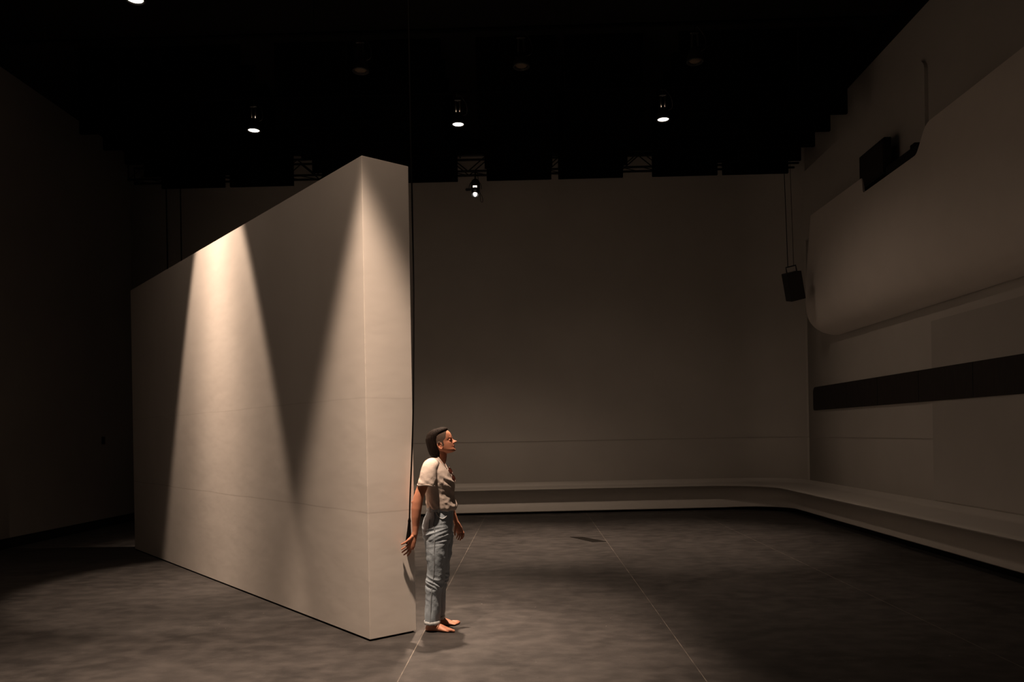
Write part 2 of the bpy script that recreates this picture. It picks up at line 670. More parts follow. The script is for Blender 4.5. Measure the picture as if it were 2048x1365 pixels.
# flush hatch in the floor near the back
V = [(.592, 11.732, .0), (.781, 11.712, .0), (1.092, 11.2, .0), (.889, 11.165, .0)]
V = V + [(x, y, .004) for x, y, z in V]
c = Vector((.84, 11.45, 0))
bm = bmesh.new()
vs = [bm.verts.new(Vector(v) - c) for v in V]
for q in ((0, 1, 2, 3), (7, 6, 5, 4), (0, 4, 5, 1), (1, 5, 6, 2), (2, 6, 7, 3), (3, 7, 4, 0)):
    bm.faces.new([vs[i] for i in q])
bmesh.ops.recalc_face_normals(bm, faces=bm.faces)
o = obj('floor_hatch', bm, mat('hatch_black', (.010, .009, .008), .9, noise_amt=.15, scale=30, spec=.05))
o.location = c
prop(o, 'thin black rectangular cover lying flat on the open floor before the far wall', 'floor cover')

# ------------------------------------------------------------ ceiling baffles
XB = [(-6.80, -5.61), (-5.51, -4.315), (-3.775, -2.58), (-2.45, -1.248), (-.709, .489), (.618, 1.81), (2.35, 3.546), (3.638, 4.84)]
YB = [14.22 - .655 * k for k in range(5)]
ZB = 6.30
ordn = ['leftmost', 'second from the left', 'third from the left', 'fourth from the left', 'fifth from the left', 'third from the right',
        'second from the right', 'rightmost']
b0 = None
for r, y in enumerate(YB):
    for k, (x0, x1) in enumerate(XB):
        if b0 is None:
            b0 = empty('ceiling_baffle', (0, 0, ZB), '', 'ceiling baffle', 'black baffles hung under the ceiling')
            obj('felt_panel', box((-.5985, -.025, .03), (.5985, .025, ZC - ZB)), black_felt, b0)
            obj('bottom_rail', box((-.5985, -.028, 0), (.5985, .028, .035), .006), black_felt, b0)
            b = b0
        else:
            b = copy_tree(b0)
        b.location = ((x0 + x1) / 2, y, ZB)
        b.scale = ((x1 - x0) / 1.197, 1, 1)
        if r == 0:
            b['label'] = 'black hanging baffle, %s in the row nearest the far white wall' % ordn[k]
        else:
            b['label'] = 'black baffle hidden in the dark of the ceiling rows in front of the far row'

# ------------------------------------------------------------ lattice truss seen in the gaps of the far row
CHN = 14.5


def lattice(name, x0, x1, y, z, h, dep, label, seg=.36):
    t = empty(name, ((x0 + x1) / 2, y, z), label, 'truss')
    cx = (x0 + x1) / 2
    for yy in (-dep / 2, dep / 2):
        for zz in (0, h):
            obj('chord', tube([(x0 - cx, yy, zz), (x1 - cx, yy, zz)], [.022, .022], 8), black_metal, t, True)
    parts = []
    k, nn = 0, int((x1 - x0) / seg)
    for i in range(nn):
        a, b = x0 - cx + i * seg, x0 - cx + (i + 1) * seg
        for yy in (-dep / 2, dep / 2):
            za, zb = (0, h) if i % 2 == 0 else (h, 0)
            parts.append(tube([(a, yy, za), (b, yy, zb)], [.011, .011], 6, round_ends=False))
        parts.append(tube([(a, -dep / 2, 0), (b, dep / 2, 0)], [.009, .009], 6, round_ends=False))
        if i % 4 == 0:
            for yy in (-dep / 2, dep / 2):
                parts.append(tube([(a, yy, 0), (a, yy, h)], [.012, .012], 6, round_ends=False))
    obj('lacing', joinm(parts), black_metal, t)
    for x in (x0 + .6, cx, x1 - .6):
        obj('hanger', tube([(x - cx, 0, h), (x - cx, 0, ZC - z + .02)], [.012, .012], 8), black_metal, t)
    return t


lattice('lattice_truss', XL + .3, XR - .3, 14.56, 6.56, .30, .24, 'black lattice truss crossing in front of the far white wall')

# pipes that carry the downlights
rows_lamp = [('far', 11.24), ('middle', 9.5), ('near', 7.82), ('overhead', 4.82)]
lab = {'far': 'dark lighting pipe holding the three glowing downlights of the far row',
       'middle': 'dark lighting pipe holding the unlit fixtures in front of the far row',
       'near': 'dark lighting pipe at the very top of the picture holding the cut-off glowing lamp',
       'overhead': 'dark lighting pipe above the near corner of the white block'}
for nm, y in rows_lamp:
    t = empty('lighting_pipe', (-1, y, 6.62), lab[nm], 'pipe', 'lighting pipes under the ceiling')
    obj('pipe', tube([(-5.6, 0, 0), (5.6, 0, 0)], [.024, .024], 10), black_felt, t, True)
    for x in (-5, -1.6, 1.6, 5):
        obj('hanger', tube([(x, 0, .01), (x, 0, ZC - 6.62 + .02)], [.01, .01], 6), black_metal, t)

# ------------------------------------------------------------ downlights
lens_on = mat('glowing_lens', (.9, .85, .8), .3, emit=(1, .86, .72), estr=LENS_E)
lens_off = mat('dark_lens', (.10, .07, .045), .15)


def spot_light(name, parent, loc, rot, watts, half_tan, blend, radius, prof=None):
    L = bpy.data.lights.new(name, 'SPOT')
    L.energy = watts
    L.color = LAMP
    L.spot_size = 2 * math.atan(half_tan)
    L.spot_blend = blend
    L.shadow_soft_size = radius
    if prof:                                            # beam profile: a floor plus a lobe round the axis
        base, n_ = prof
        L.use_nodes = True
        nt = L.node_tree
        em = nt.nodes['Emission']
        tc = nt.nodes.new('ShaderNodeTexCoord')
        sp = nt.nodes.new('ShaderNodeSeparateXYZ')
        nt.links.new(tc.outputs['Normal'], sp.inputs[0])
        prev = sp.outputs['Z']
        for op, v in (('ABSOLUTE', None), ('POWER', n_), ('MULTIPLY', 1 - base), ('ADD', base)):
            m_ = nt.nodes.new('ShaderNodeMath')
            m_.operation = op
            nt.links.new(prev, m_.inputs[0])
            if v is not None: m_.inputs[1].default_value = v
            prev = m_.outputs[0]
        nt.links.new(prev, em.inputs['Strength'])
    o = bpy.data.objects.new(name, L)
    C.objects.link(o)
    o.parent = parent
    o.location = loc
    o.rotation_euler = rot
    return o


lens_dim = mat('dim_amber_lens', (.5, .3, .15), .3, emit=(1, .55, .2), estr=.8)


def downlight(loc, label, lit, watts=0.0, rz=0.0, spill=0.0, ht=.50, bl=.5, sp_t=4.5, prof=(.0, 14), aim=(0, 0)):
    t = empty('downlight', loc, label, 'stage lamp', 'downlights on the lighting pipes', (0, 0, rz))
    can = [(.098, -.015), (.104, -.01), (.104, .0), (.100, .012), (.094, .05), (.085, .09), (.06, .13), (.048, .16), (.0, .165)]
    inner = [(.0, .022), (.079, .02), (.083, -.013)]
    obj('can', lathe(can[::-1] + [(.084, -.013), (.081, .02), (.0, .022)]), black_metal, t, True)
    obj('lens', lathe([(.0, -.009), (.05, -.008), (.080, .0), (.080, .008), (.0, .012)][::-1]), (lens_dim if lit == 'dim' else lens_on) if lit else lens_off, t, True)
    for s in (-1, 1):
        obj('yoke_arm', tube([(s * .036, 0, .13), (s * .036, 0, .25), (s * .030, 0, .34)], [(.012, .003)] * 3, 8, side=(1, 0, 0)), steel, t)
    obj('clamp', joinm([tube([(-.045, 0, .345), (.045, 0, .345)], [(.008, .02)] * 2, 8, side=(0, 0, 1)),
                        tube([(0, 0, .34), (0, 0, .41)], [.012, .012], 8),
                        tube([(0, 0, .41), (0, .0, .436)], [(.02, .02), (.03, .022)], 10, round_ends=False)]), black_metal, t)
    obj('safety_cable', tube(smooth_pts([(.06, .0, .12), (.13, 0, .16), (.12, 0, .3), (.03, 0, .43)], 5), [.0035] * 16, 6), steel, t)
    if lit:
        spot_light('beam', t, (0, 0, -.03), (math.radians(aim[0]), math.radians(aim[1]), 0), watts, ht, bl, .07, prof)
        yoke_fill = bpy.data.lights.new('yoke_fill', 'POINT')       # added fill light that picks out the yoke arms and clamp
        yoke_fill.energy, yoke_fill.color, yoke_fill.shadow_soft_size = .2, LAMP, .01
        lo = bpy.data.objects.new('yoke_fill', yoke_fill)
        C.objects.link(lo)
        lo.parent = t
        lo.location = (0, 0, .20)
        if spill: spot_light('spill', t, (0, 0, -.03), (0, 0, 0), spill, sp_t, 1.0, .07)
    return t


ZL = 6.15
downlight((-3.991, 11.291 - .05, ZL), 'glowing downlight of the far row, seen over the left half of the block', True, SPOT_W * .35, 0, 0)
downlight((-.965, 11.22, ZL), 'glowing downlight of the far row above the small hanging spotlight', True, SPOT_W * .76, .1, 560, sp_t=1.45)
downlight((2.031, 11.24, ZL), 'rightmost glowing downlight of the far row', True, SPOT_W * .38, -.1, 95, sp_t=3.2)
downlight((-3.987, 7.82, ZL), 'glowing downlight cut off by the top edge of the picture at the left', True, SPOT_W * .98, 0, 50, ht=.385, bl=.28, prof=(.32, 62), aim=(5.3, -6.0))
downlight((-.965, 7.85, ZL), 'glowing downlight above the picture, over the standing person', True, SPOT_W * 1.5, 0, 20, .42, .6, prof=(.33, 80), aim=(-12, 0))
downlight((-1.30, 4.80, ZL), 'glowing downlight nearest the viewer, over the near corner of the white block', True, SPOT_W * 1.32, 0, 125, ht=.485, bl=.38)
downlight((-3.99, 4.82, ZL), 'added unseen downlight brightening the left front corner of the floor', True, SPOT_W * .34, 0, 0, ht=.46, bl=.7, prof=(.4, 40))  # extra lamp out of view, added to lift the dim left front floor
downlight((2.12, 7.86, ZL), 'dim amber lamp cut off by the top edge of the picture at the right', 'dim', 160, 0, 0, ht=.7, bl=1.0)
downlight((-2.02, 9.5, ZL), 'unlit lamp in the dark up behind the near corner of the block', False)
downlight((-.02, 9.5, ZL), 'unlit lamp in the dark to the right of the middle glowing downlight', False)
downlight((2.12, 9.5, ZL), 'unlit lamp in the dark above the rightmost glowing downlight', False)

# small profile spotlight on a drop from the truss
t = empty('spotlight', (-.93, 14.30, 6.07), 'small black spotlight with round yoke hanging before the far wall', 'stage lamp')
Mx = Matrix.Translation((0, 0, .13)) @ Matrix.Rotation(math.radians(-28), 4, 'X')
obj('housing', lathe([(.0, .19), (.05, .185), (.075, .15), (.085, .10), (.085, -.02), (.07, -.03), (.07, -.09), (.062, -.10), (.06, -.085), (.0, -.085)], M=Mx),
    black_metal, t, True)
obj('lens_tube', lathe([(.06, -.085), (.062, -.15), (.068, -.16), (.068, -.18), (.06, -.178), (.055, -.10)], M=Mx), black_metal, t, True)
lens_spot = mat('glowing_spot_lens', (.9, .88, .85), .3, emit=(1, .9, .82), estr=9)
obj('lens', ellipsoid((0, 0, 0), (.034, .034, .055), n=20, k=10), lens_spot, t, True).matrix_local = Mx @ Matrix.Translation((0, 0, -.155))
obj('shutter_slot', box((-.036, -.090, -.055), (.036, -.06, -.035)), mat('lit_shutter_gap', (.9, .85, .8), .4, emit=(1, .82, .65), estr=2.5), t).matrix_local = Mx
obj('yoke', tube([(.115 * math.sin(a), 0, .13 + .13 * math.cos(a) * 1.05) for a in [(-1.75 + 3.5 * k / 20) for k in range(21)]], [(.015, .005)] * 21, 8, side=(0, 1, 0)),
    black_metal, t, True)
obj('knob', tube([(-.10, 0, .10), (-.16, 0, .10)], [.022, .026], 12), black_metal, t, True)
obj('clamp', tube([(0, 0, .26), (0, .02, .40), (0, .10, .455)], [.012, .014, .016], 8), black_metal, t)
obj('cord', tube(smooth_pts([(.05, .05, .10), (.12, .05, -.02), (.13, .05, -.12), (.09, .05, -.1), (.08, .06, .05), (.04, .1, .45)], 6), [.004] * 31, 6), rope_black, t)
spot_light('beam', t, tuple((Mx @ Vector((0, 0, -.215)))), (math.radians(-28), 0, 0), 120, .25, .4, .04)

# ------------------------------------------------------------ hung loudspeakers and cables
t = empty('hanging_speaker', (4.585, 13.3, 4.05), 'small black loudspeaker tilted on two wires beside the right wall', 'speaker')
Mr = Matrix.Rotation(math.radians(-11), 4, 'Y') @ Matrix.Rotation(math.radians(14), 4, 'X') @ Matrix.Rotation(math.radians(25), 4, 'Z')
Ms = Matrix.Translation((0, 0, 0)) @ Matrix.Rotation(math.radians(12), 4, 'Y') @ Matrix.Rotation(math.radians(16), 4, 'Z')
Ms = Matrix.Rotation(math.radians(-13), 4, 'Y') @ Matrix.Rotation(math.radians(12), 4, 'X')
obj('cabinet', box((-.125, -.13, -.24), (.125, .13, .24), .012), black_metal, t).matrix_local = Ms
obj('grille', box((-.112, -.137, -.225), (.112, -.126, .225), .004), band_black, t).matrix_local = Ms
obj('bracket', tube([(-.075, 0, .235), (-.075, 0, .34), (.095, 0, .34), (.095, 0, .235)], [(.012, .012)] * 4, 6, side=(0, 1, 0)), black_metal, t).matrix_local = Ms
a1, a2 = Ms @ Vector((-.04, 0, .345)), Ms @ Vector((.06, 0, .345))
obj('wire', tube([a1, (a1.x - .045, 0, ZC - 4.05 + .01)], [.006, .006], 6), rope_black, t)
obj('wire', tube([a2, (a2.x + .02, .15, ZC - 4.05 + .01)], [.004, .004], 6), rope_black, t)
for k, (x, nm) in enumerate(((-6.62, 'left'), (-6.49, 'middle'), (-6.37, 'right'))):
    o = obj('hanging_cable', tube([(0, 0, 0), (.01 * (k - 1), 0, ZC - 2.2 + .01)], [.011 if k != 1 else .007] * 2, 8), rope_black)
    o.location = (x, 14.02 - .3 * (k == 1), 2.2)
    prop(o, '%s one of three thin cables hanging behind the left end of the white block' % nm, 'cable', 'cables behind the block')

# ------------------------------------------------------------ the standing person
SP = .00412                                             # metres per reference unit used for the pose tables
OX, OZ = 880.0, 1257.0


def P(px, py, y=0.0):
    return Vector(((px - OX + (OZ - py) * .0175) * SP, y, (OZ - py) * SP))


skin = mat('skin', (.52, .225, .138), .5, noise_amt=.07, scale=25, spec=.35, sss=.08)
lip_m = mat('lips', (.42, .15, .12), .4)
eye_m = mat('eye', (.12, .09, .08), .2)
stubble = mat('shaved_hair', (.085, .055, .04), .9, noise_amt=.3, scale=300)
nail_m = mat('nails', (.62, .36, .28), .3)
cotton = mat('cream_cotton', (.53, .455, .41), .9, noise_amt=.03, scale=8, bump=.15, bump_scale=90, spec=.1)
cotton_rib = mat('cream_cotton_rib', (.52, .45, .405), .9, spec=.1)
denim = mat('washed_denim', (.345, .405, .465), .9, noise_amt=.16, scale=10, stretch=(1, 1, .5), bump=.2, bump_scale=160, spec=.1)
denim_dk = mat('denim_seam', (.26, .29, .32), .9, noise_amt=.15, scale=40, spec=.1)
denim_lt = mat('denim_frayed_edge', (.50, .53, .55), .95, noise_amt=.2, scale=60, spec=.1)
hair_m = mat('brown_hair', (.0085, .0043, .0028), .7, noise_amt=.5, scale=60, stretch=(1, 4, .25), bump=.5, spec=.12)
glass_m = mat('brown_lens', (.075, .022, .016), .12, spec=.6)
frame_m = mat('brown_frame', (.06, .025, .018), .3)
gold_m = mat('metal_hinge', (.6, .5, .38), .3, 1.0)

person = empty('person', (-.78, 6.33, 0), 'person in cream t-shirt and light jeans standing barefoot, looking up to the right', 'person')


def oval(b, f, z, hw, yc=0.0, n=28, e=2.3, dz=None, egg=0.0):
    """one horizontal ring between x=b and x=f; dz(cos) bends it up or down"""
    c, a = (b + f) / 2, (f - b) / 2
    r = []
    for k in range(n):
        t = 2 * PI * k / n
        ct, st = math.cos(t), math.sin(t)
        q = (abs(ct) ** e + abs(st) ** e) ** (-1 / e)
        x, y = c + a * ct * q, yc + hw * st * q * (1 - egg * ct)
        r.append(Vector((x, y, z + (dz(ct) if dz else 0))))
    return r


def px_ring(py, b, f, hw, yc=0.0, **k):
    z = P(0, py).z
    return oval(P(b, py).x, P(f, py).x, z, hw, yc, **k)


# head in its own frame: x forwards, z up, origin between the ears; then tilted back
HM = Matrix.Translation(P(887.8, 891.3)) @ Matrix.Rotation(math.radians(-14), 4, 'Y')
hrows = [(-.072, .072, .030, .016), (-.066, .087, .012, .030), (-.055, .0945, -.004, .044), (-.044, .0945, -.02, .052), (-.034, .0915, -.04, .057),
         (-.022, .094, -.062, .061), (-.008, .0945, -.080, .065), (.010, .0930, -.092, .068), (.030, .0912, -.098, .0705), (.047, .0945, -.100, .0718),
         (.065, .0955, -.100, .073), (.090, .0905, -.097, .072), (.110, .078, -.088, .066), (.127, .058, -.072, .054), (.138, .033, -.050, .036),
         (.144, .008, -.020, .013)]
hr = []
for z, f, b, w in interp(hrows, 3):
    ring = oval(b, f, z, w, n=44, e=2.15, egg=.14)
    for v in ring:
        for s in (-1, 1):                               # eye sockets and the hollow below the cheekbone
            d = (Vector((v.y - s * .031, 0, v.z - .031)) * 1.0)
            g = math.exp(-((d.x / .017) ** 2 + (d.z / .011) ** 2))
            if v.x > .03: v.x -= .0125 * g
            g = math.exp(-(((v.y - s * .045) / .018) ** 2 + ((v.z - .012) / .016) ** 2))
            if v.x > .02: v.x += .003 * g
    hr.append(ring)
body_parts = []


def head_part(VF):
    body_parts.append(([HM @ Vector(v) for v in VF[0]], VF[1]))


head_part(rings(hr))
nose = []
for z, x, w, bx in [(.043, .0955, .0055, .07), (.034, .0985, .006, .07), (.026, .1045, .0068, .07), (.018, .113, .0078, .07), (.0115, .1235, .0098, .075),
                    (.0065, .1295, .0112, .075), (.0015, .122, .0145, .078), (-.003, .106, .0140, .08), (-.007, .096, .009, .082)]:
    nose.append(oval(bx, x, z, w, n=16, e=2.0, egg=.35))
head_part(rings(nose))
head_part(ellipsoid((.0915, 0, -.0205), (.0085, .021, .0045)))
head_part(ellipsoid((.0905, 0, -.0295), (.0085, .019, .0048)))
head_part(ellipsoid((.088, 0, -.056), (.011, .016, .013)))
for s in (-1, 1):
    head_part(ellipsoid((.072, s * .031, .031), (.012, .0125, .0115)))
    head_part(tube([(.087, s * .042, .049), (.0905, s * .034, .0515), (.0935, s * .018, .049)], [.004, .005, .005], 8))
    E_ = Matrix.Rotation(s * math.radians(-14), 4, 'Z')
    er = []
    ear = [E_ @ Vector((-.004 - .017 * math.cos(a) - .006 * math.sin(a), s * .004, .031 * math.sin(a) * (1.0 if math.sin(a) > 0 else .85))) + Vector((-.006, s * .073, .003))
           for a in [math.radians(-75 + 300 * k / 18) for k in range(19)]]
    head_part(tube(ear, [.0048] * 19, 8))
    head_part(ellipsoid((-.008, s * .070, .004), (.016, .006, .026)))
    head_part(ellipsoid((-.002, s * .073, -.022), (.007, .0045, .009)))
# neck
nk = [(884, 893, .050, .052), (884.5, 903, .049, .052), (885.5, 911, .047, .050), (884.5, 919, .047, .052), (880.5, 928, .046, .058), (878, 938, .050, .075)]
body_parts.append(tube([P(x, y) for x, y, a, b in nk], [(a, b) for x, y, a, b in nk], 24, side=(1, 0, 0)))
# torso and legs under the clothes
trs = [(921, 868, 890, .075), (928, 863, 892, .115), (938, 859.5, 895.5, .145), (952, 858, 903, .152), (966, 859, 906, .148), (980, 860, 905, .14), (998, 862, 904, .13),
       (1012, 863, 905, .13), (1030, 861, 905, .145), (1050, 857, 903, .158), (1070, 858, 901, .16), (1084, 862, 898, .15), (1092, 868, 892, .10)]
body_parts.append(rings([px_ring(y, b, f, w) for y, b, f, w in trs]))
for s in (-1, 1):
    dx = 4.5 if s > 0 else 0
    lg = [(1078, 880, .070), (1100, 880, .069), (1140, 877.5, .058), (1160, 875.5, .050), (1185, 872, .048), (1210, 871, .040), (1230, 869.5, .035), (1243, 868.5, .034),
          (1249, 868.5, .034)]
    body_parts.append(tube([P(x + dx * min(1, (1260 - y) / 120), y, s * .085) for y, x, r in lg], [(r, r * .95) for y, x, r in lg], 20, side=(1, 0, 0)))
    # foot
    heel = P(857.5, 1257, s * .085)
    if s > 0: heel += Vector((.012, .0, 0))
    ta = math.radians(-9 if s < 0 else 5)
    FM = Matrix.Translation((heel.x, heel.y, 0)) @ Matrix.Rotation(ta, 4, 'Z')
    fr = []
    for x, w, h, yc, lift in interp([(.000, .016, .030, 0, .008), (.008, .026, .046, 0, .003), (.03, .032, .066, 0, .0), (.055, .034, .082, 0, .0), (.08, .035, .080, 0, .001),
                                     (.105, .037, .068, s * -.001, .002), (.135, .041, .055, s * .002, .002), (.165, .045, .042, s * .002, .001), (.19, .046, .031, 0, .0),
                                     (.205, .044, .024, s * -.002, .001), (.214, .036, .014, s * -.004, .004)], 3):
        ring = []
        for k in range(24):
            t = 2 * PI * k / 24
            yy, zz = math.cos(t), math.sin(t)
            q = (abs(yy) ** 2.4 + abs(zz) ** 2.4) ** (-1 / 2.4)
            peak = 1 - .55 * abs(yy * q) ** 1.5 if zz > 0 else 1
            zc = h * .36
            ring.append(FM @ Vector((x, yc + w * yy * q, max(.0005, lift + zc + ((h - zc) * zz * q * peak if zz > 0 else zc * zz * q)))))
        fr.append(ring)
    body_parts.append(rings(fr))
    for k, (tx, ty, ln, r) in enumerate([(.206, -.030, .036, .0125), (.206, -.009, .030, .0092), (.200, .007, .026, .0085), (.192, .021, .023, .0080), (.182, .034, .020, .0078)]):
        yy = -s * ty                                    # big toe on the inner side
        body_parts.append(tube([FM @ Vector((tx - .02, yy, r + .007)), FM @ Vector((tx + ln * .5, yy * .98, r + .006)), FM @ Vector((tx + ln, yy * .93, r + .0005))],
                               [r * .95, r, r * .92], 10))
    body_parts.append(ellipsoid(P(870 + dx * .2, 1243.5, s * .085 + s * .030), (.011, .009, .012)))

# right arm (near the viewer)
ra = [(866, 927, -.150, .048, .045), (861, 945, -.175, .046, .043), (854, 970, -.193, .042, .039), (847.5, 988, -.205, .040, .037), (845, 999, -.210, .0415, .038),
      (843.5, 1012, -.212, .041, .038), (842.5, 1028, -.212, .036, .034), (841.5, 1045, -.211, .0275, .026), (841, 1056, -.212, .023, .024), (840, 1062, -.213, .023, .024)]
body_parts.append(tube([P(x, y, d) for x, y, d, a, b in ra], [(a, b) for x, y, d, a, b in ra], 20, side=(1, 0, 0)))
body_parts.append(ellipsoid(P(836.5, 999, -.208), (.014, .013, .014)))
palm = [(840.5, 1058, -.212, .023, .019), (838, 1066, -.216, .027, .017), (835.4, 1075, -.219, .031, .015), (832.8, 1083.5, -.220, .033, .0125), (831.2, 1088, -.220, .031, .010)]
body_parts.append(tube([P(x, y, d) for x, y, d, a, b in palm], [(a, b) for x, y, d, a, b in palm], 18, side=(-.8, 0, .45)))


def finger(pts, r0, r1):
    p = smooth_pts([P(*q) for q in pts], 4)
    k = len(p) - 1
    body_parts.append(tube(p, [r0 + (r1 - r0) * i / k + .0012 * math.exp(-((i / k - .36) / .08) ** 2) + .0008 * math.exp(-((i / k - .68) / .07) ** 2) for i in range(k + 1)], 10))
    return p


finger([(836, 1065, -.226), (829.5, 1071, -.236), (823, 1075.8, -.240), (815.2, 1079.6, -.236)], .0140, .0074)
finger([(831.5, 1079, -.222), (827.5, 1081.6, -.230), (821.8, 1085.2, -.238), (815.4, 1089.4, -.240)], .0088, .0062)
finger([(830.8, 1084.5, -.220), (827, 1087.6, -.226), (822, 1091, -.232), (816.2, 1095.2, -.234)], .0088, .0062)
finger([(830.6, 1089, -.217), (828, 1093, -.220), (824.2, 1096.8, -.224), (819.4, 1100.4, -.226)], .0084, .0060)
finger([(832, 1091, -.214), (831.2, 1095.4, -.213), (829, 1099.4, -.214), (825.8, 1103, -.216)], .0076, .0055)

# left arm (far side)
la = [(874, 928, .150, .047, .045), (880, 946, .178, .044, .042), (887, 972, .198, .040, .038), (892, 997, .212, .0385, .037), (897, 1015, .215, .036, .034), (903, 1033, .213, .029, .028),
      (909, 1046, .208, .0225, .025), (911.5, 1053, .206, .023, .026)]
body_parts.append(tube([P(x, y, d) for x, y, d, a, b in la], [(a, b) for x, y, d, a, b in la], 20, side=(1, 0, 0)))
palm = [(910, 1049, .207, .022, .018), (913, 1056, .206, .028, .016), (916, 1064, .205, .033, .014), (918.5, 1071, .204, .033, .011)]
body_parts.append(tube([P(x, y, d) for x, y, d, a, b in palm], [(a, b) for x, y, d, a, b in palm], 18, side=(.9, -.2, .35)))
finger([(922.8, 1067, .202), (926, 1073, .198), (926.2, 1079, .190), (923.8, 1084, .182)], .0084, .0058)
finger([(920, 1069.5, .204), (922, 1076, .200), (921.8, 1082.4, .192), (919.6, 1087, .184)], .0086, .0060)
finger([(917, 1070, .206), (918, 1076.5, .204), (917.2, 1082.4, .197), (915.2, 1086.6, .189)], .0082, .0058)
finger([(914, 1068.5, .208), (914.2, 1074.5, .207), (913.2, 1080, .202), (911.4, 1083.6, .195)], .0074, .0052)
finger([(911.5, 1055, .196), (909.4, 1062, .186), (908.6, 1069.5, .180), (908.9, 1076.5, .178)], .0130, .0070)

bmesh_body = remesh(body_parts, .0028, 3, .45)
bo = obj('body', bmesh_body, [skin, lip_m, eye_m, stubble], person, True)
HI = HM.inverted()
me = bo.data
for pl in me.polygons:
    c = pl.center
    if c.z < P(0, 930).z: continue
    h = HI @ c
    if abs(h.z + .025) < .0078 and h.x > .086 and abs(h.y) < .020: pl.material_index = 1
    elif h.x > .07 and ((abs(h.y) - .033) / .0075) ** 2 + ((h.z - .0305) / .0030) ** 2 < 1: pl.material_index = 2
    elif h.x < .050 + (h.z - .06) * .35 and h.z > .028 + max(0, h.x - .012) * .75 - (.035 if .008 < h.x < .024 else 0): pl.material_index = 3
    elif h.x < -.03 and h.z > -.06: pl.material_index = 3

# eyebrows
for s in (-1, 1):
    V, F = tube([HM @ Vector(q) for q in ((.0855, s * .045, .0535), (.0915, s * .036, .0575), (.0965, s * .021, .0545))], [(.0012, .0022)] * 3, 8)
    obj('eyebrow', (V, F), hair_m, person, True)

# hair: swept back from the forehead, long at the nape, shaved above the ear
hrw = [(.1530, -.025, .026, .020), (.149, -.050, .048, .042), (.141, -.074, .066, .058), (.130, -.090, .076, .067), (.117, -.102, .073, .0735), (.102, -.110, .048, .077),
       (.085, -.119, .026, .079), (.060, -.1225, .008, .080), (.030, -.1235, -.006, .080), (.0, -.1235, -.016, .0795), (-.030, -.121, -.020, .077), (-.050, -.116, -.022, .073),
       (-.066, -.106, -.024, .067), (-.078, -.092, -.026, .058), (-.090, -.074, -.030, .044)]
hs = []
for z, b, f, w in interp(hrw, 4):
    ring = oval(b, f, z, w, n=72, e=2.25)
    for k, v in enumerate(ring):                        # strands
        a = math.atan2(v.y, v.x + .02)
        g = .0016 * math.sin(a * 31 + z * 9) + .0022 * noise.noise(Vector((a * 7, z * 5, 3)))
        r = Vector((v.x + .02, v.y, 0))
        if r.length > 1e-4: v += r.normalized() * g
        v.z += .004 * noise.noise(Vector((a * 9, z * 3, 7))) * (1 if z < -.03 else .3)
    hs.append([HM @ v for v in ring])
obj('hair', remesh([rings(hs)], .0028, 1, .3), hair_m, person, True)


# --- cloth folds
def fold(me, fn):
    b = bmesh.new()
    b.from_mesh(me)
    b.normal_update()
    mv = [(v, v.normal * fn(v.co)) for v in b.verts]
    for v, d in mv: v.co += d
    b.to_mesh(me)
    b.free()
    for p in me.polygons: p.use_smooth = True


def nz3(x, y, z): return noise.noise(Vector((x, y, z)))


def ridge(x, y, z): return 1 - 2 * abs(nz3(x, y, z))


# t-shirt
def shirt_dz(yb, yf):
    zc = (OZ - yb) * SP
    drop = (yf - yb) * SP
    return zc, lambda ct: -drop * max(0.0, (ct + .35) / 1.35) ** 1.15


srow = [(915.0, 939.0, 872.5, 897.0, .058), (915.3, 940, 870, 898.5, .080), (917.5, 942, 865, 900.2, .115), (921.5, 944.5, 860, 902, .150), (929, 948.5, 855.5, 904, .176),
        (941, 953.5, 853, 906.8, .186), (955, 962, 853, 910, .185), (968, 971, 853.5, 912.3, .180), (980, 981, 854.2, 911.2, .172), (992, 992, 855.6, 911, .165),
        (1003, 1004, 857.8, 912.8, .160), (1011, 1013.5, 859, 915.2, .158), (1016, 1018.5, 860.5, 913.2, .152)]
sr = []
for yb, yf, b, f, w in interp(srow, 3):
    zc, dz = shirt_dz(yb, yf)
    k = (OZ - (yb + yf) / 2) * .0175
    sr.append(oval((b - OX + k) * SP, (f - OX + k) * SP, zc, w, n=40, e=2.35, dz=dz))
bowl = []
for k, (sc_, dn) in enumerate([(.55, .050), (.80, .030), (.93, .008)]):
    c = sum(sr[0], Vector()) / len(sr[0])
    bowl.append([c + (v - c) * sc_ - Vector((0, 0, dn)) for v in sr[0]])
shirt_parts = [rings(bowl + sr)]
for s in (-1, 1):
    ox = 0 if s < 0 else 7
    sl = [(872 + ox * .5, 926, .10, .055, .050), (869.5 + ox * .6, 927.5, .150, .062, .050), (867 + ox, 936, .178, .0630, .056), (865.5 + ox * 1.6, 948, .196, .0660, .058),
          (863.8 + ox * 2, 959, .207, .0695, .058), (862.8 + ox * 2.2, 966.8, .212, .0715, .058)]
    V, F = tube([P(x, y, s * d) for x, y, d, a, b in interp(sl, 3)], [(a, b) for x, y, d, a, b in interp(sl, 3)], 28, side=(1, 0, .04), round_ends=False)
    shirt_parts.append((V, F))
shm = remesh(shirt_parts, .0048, 3, .5)


def shirt_fold(c):
    x, y, z = c
    py = OZ - z / SP
    a = .0045 * ridge(x * 9 + z * 4, y * 7, z * 11 - x * 6)
    # creases radiating from the armpit and blousing above the waist
    low = max(0, min(1, (py - 975) / 30))
    a += low * .0085 * ridge(x * 17 + z * 14, y * 13, z * 5 + 4)
    chest = math.exp(-((py - 958) / 10) ** 2)
    a += chest * .006 * math.sin((z + x * .9) * 95) * (1 if abs(y) < .17 else .3)
    a += .0025 * nz3(x * 30, y * 30, z * 30)
    return a * (.3 + .7 * max(0.0, min(1.0, (py - 935) / 25)))


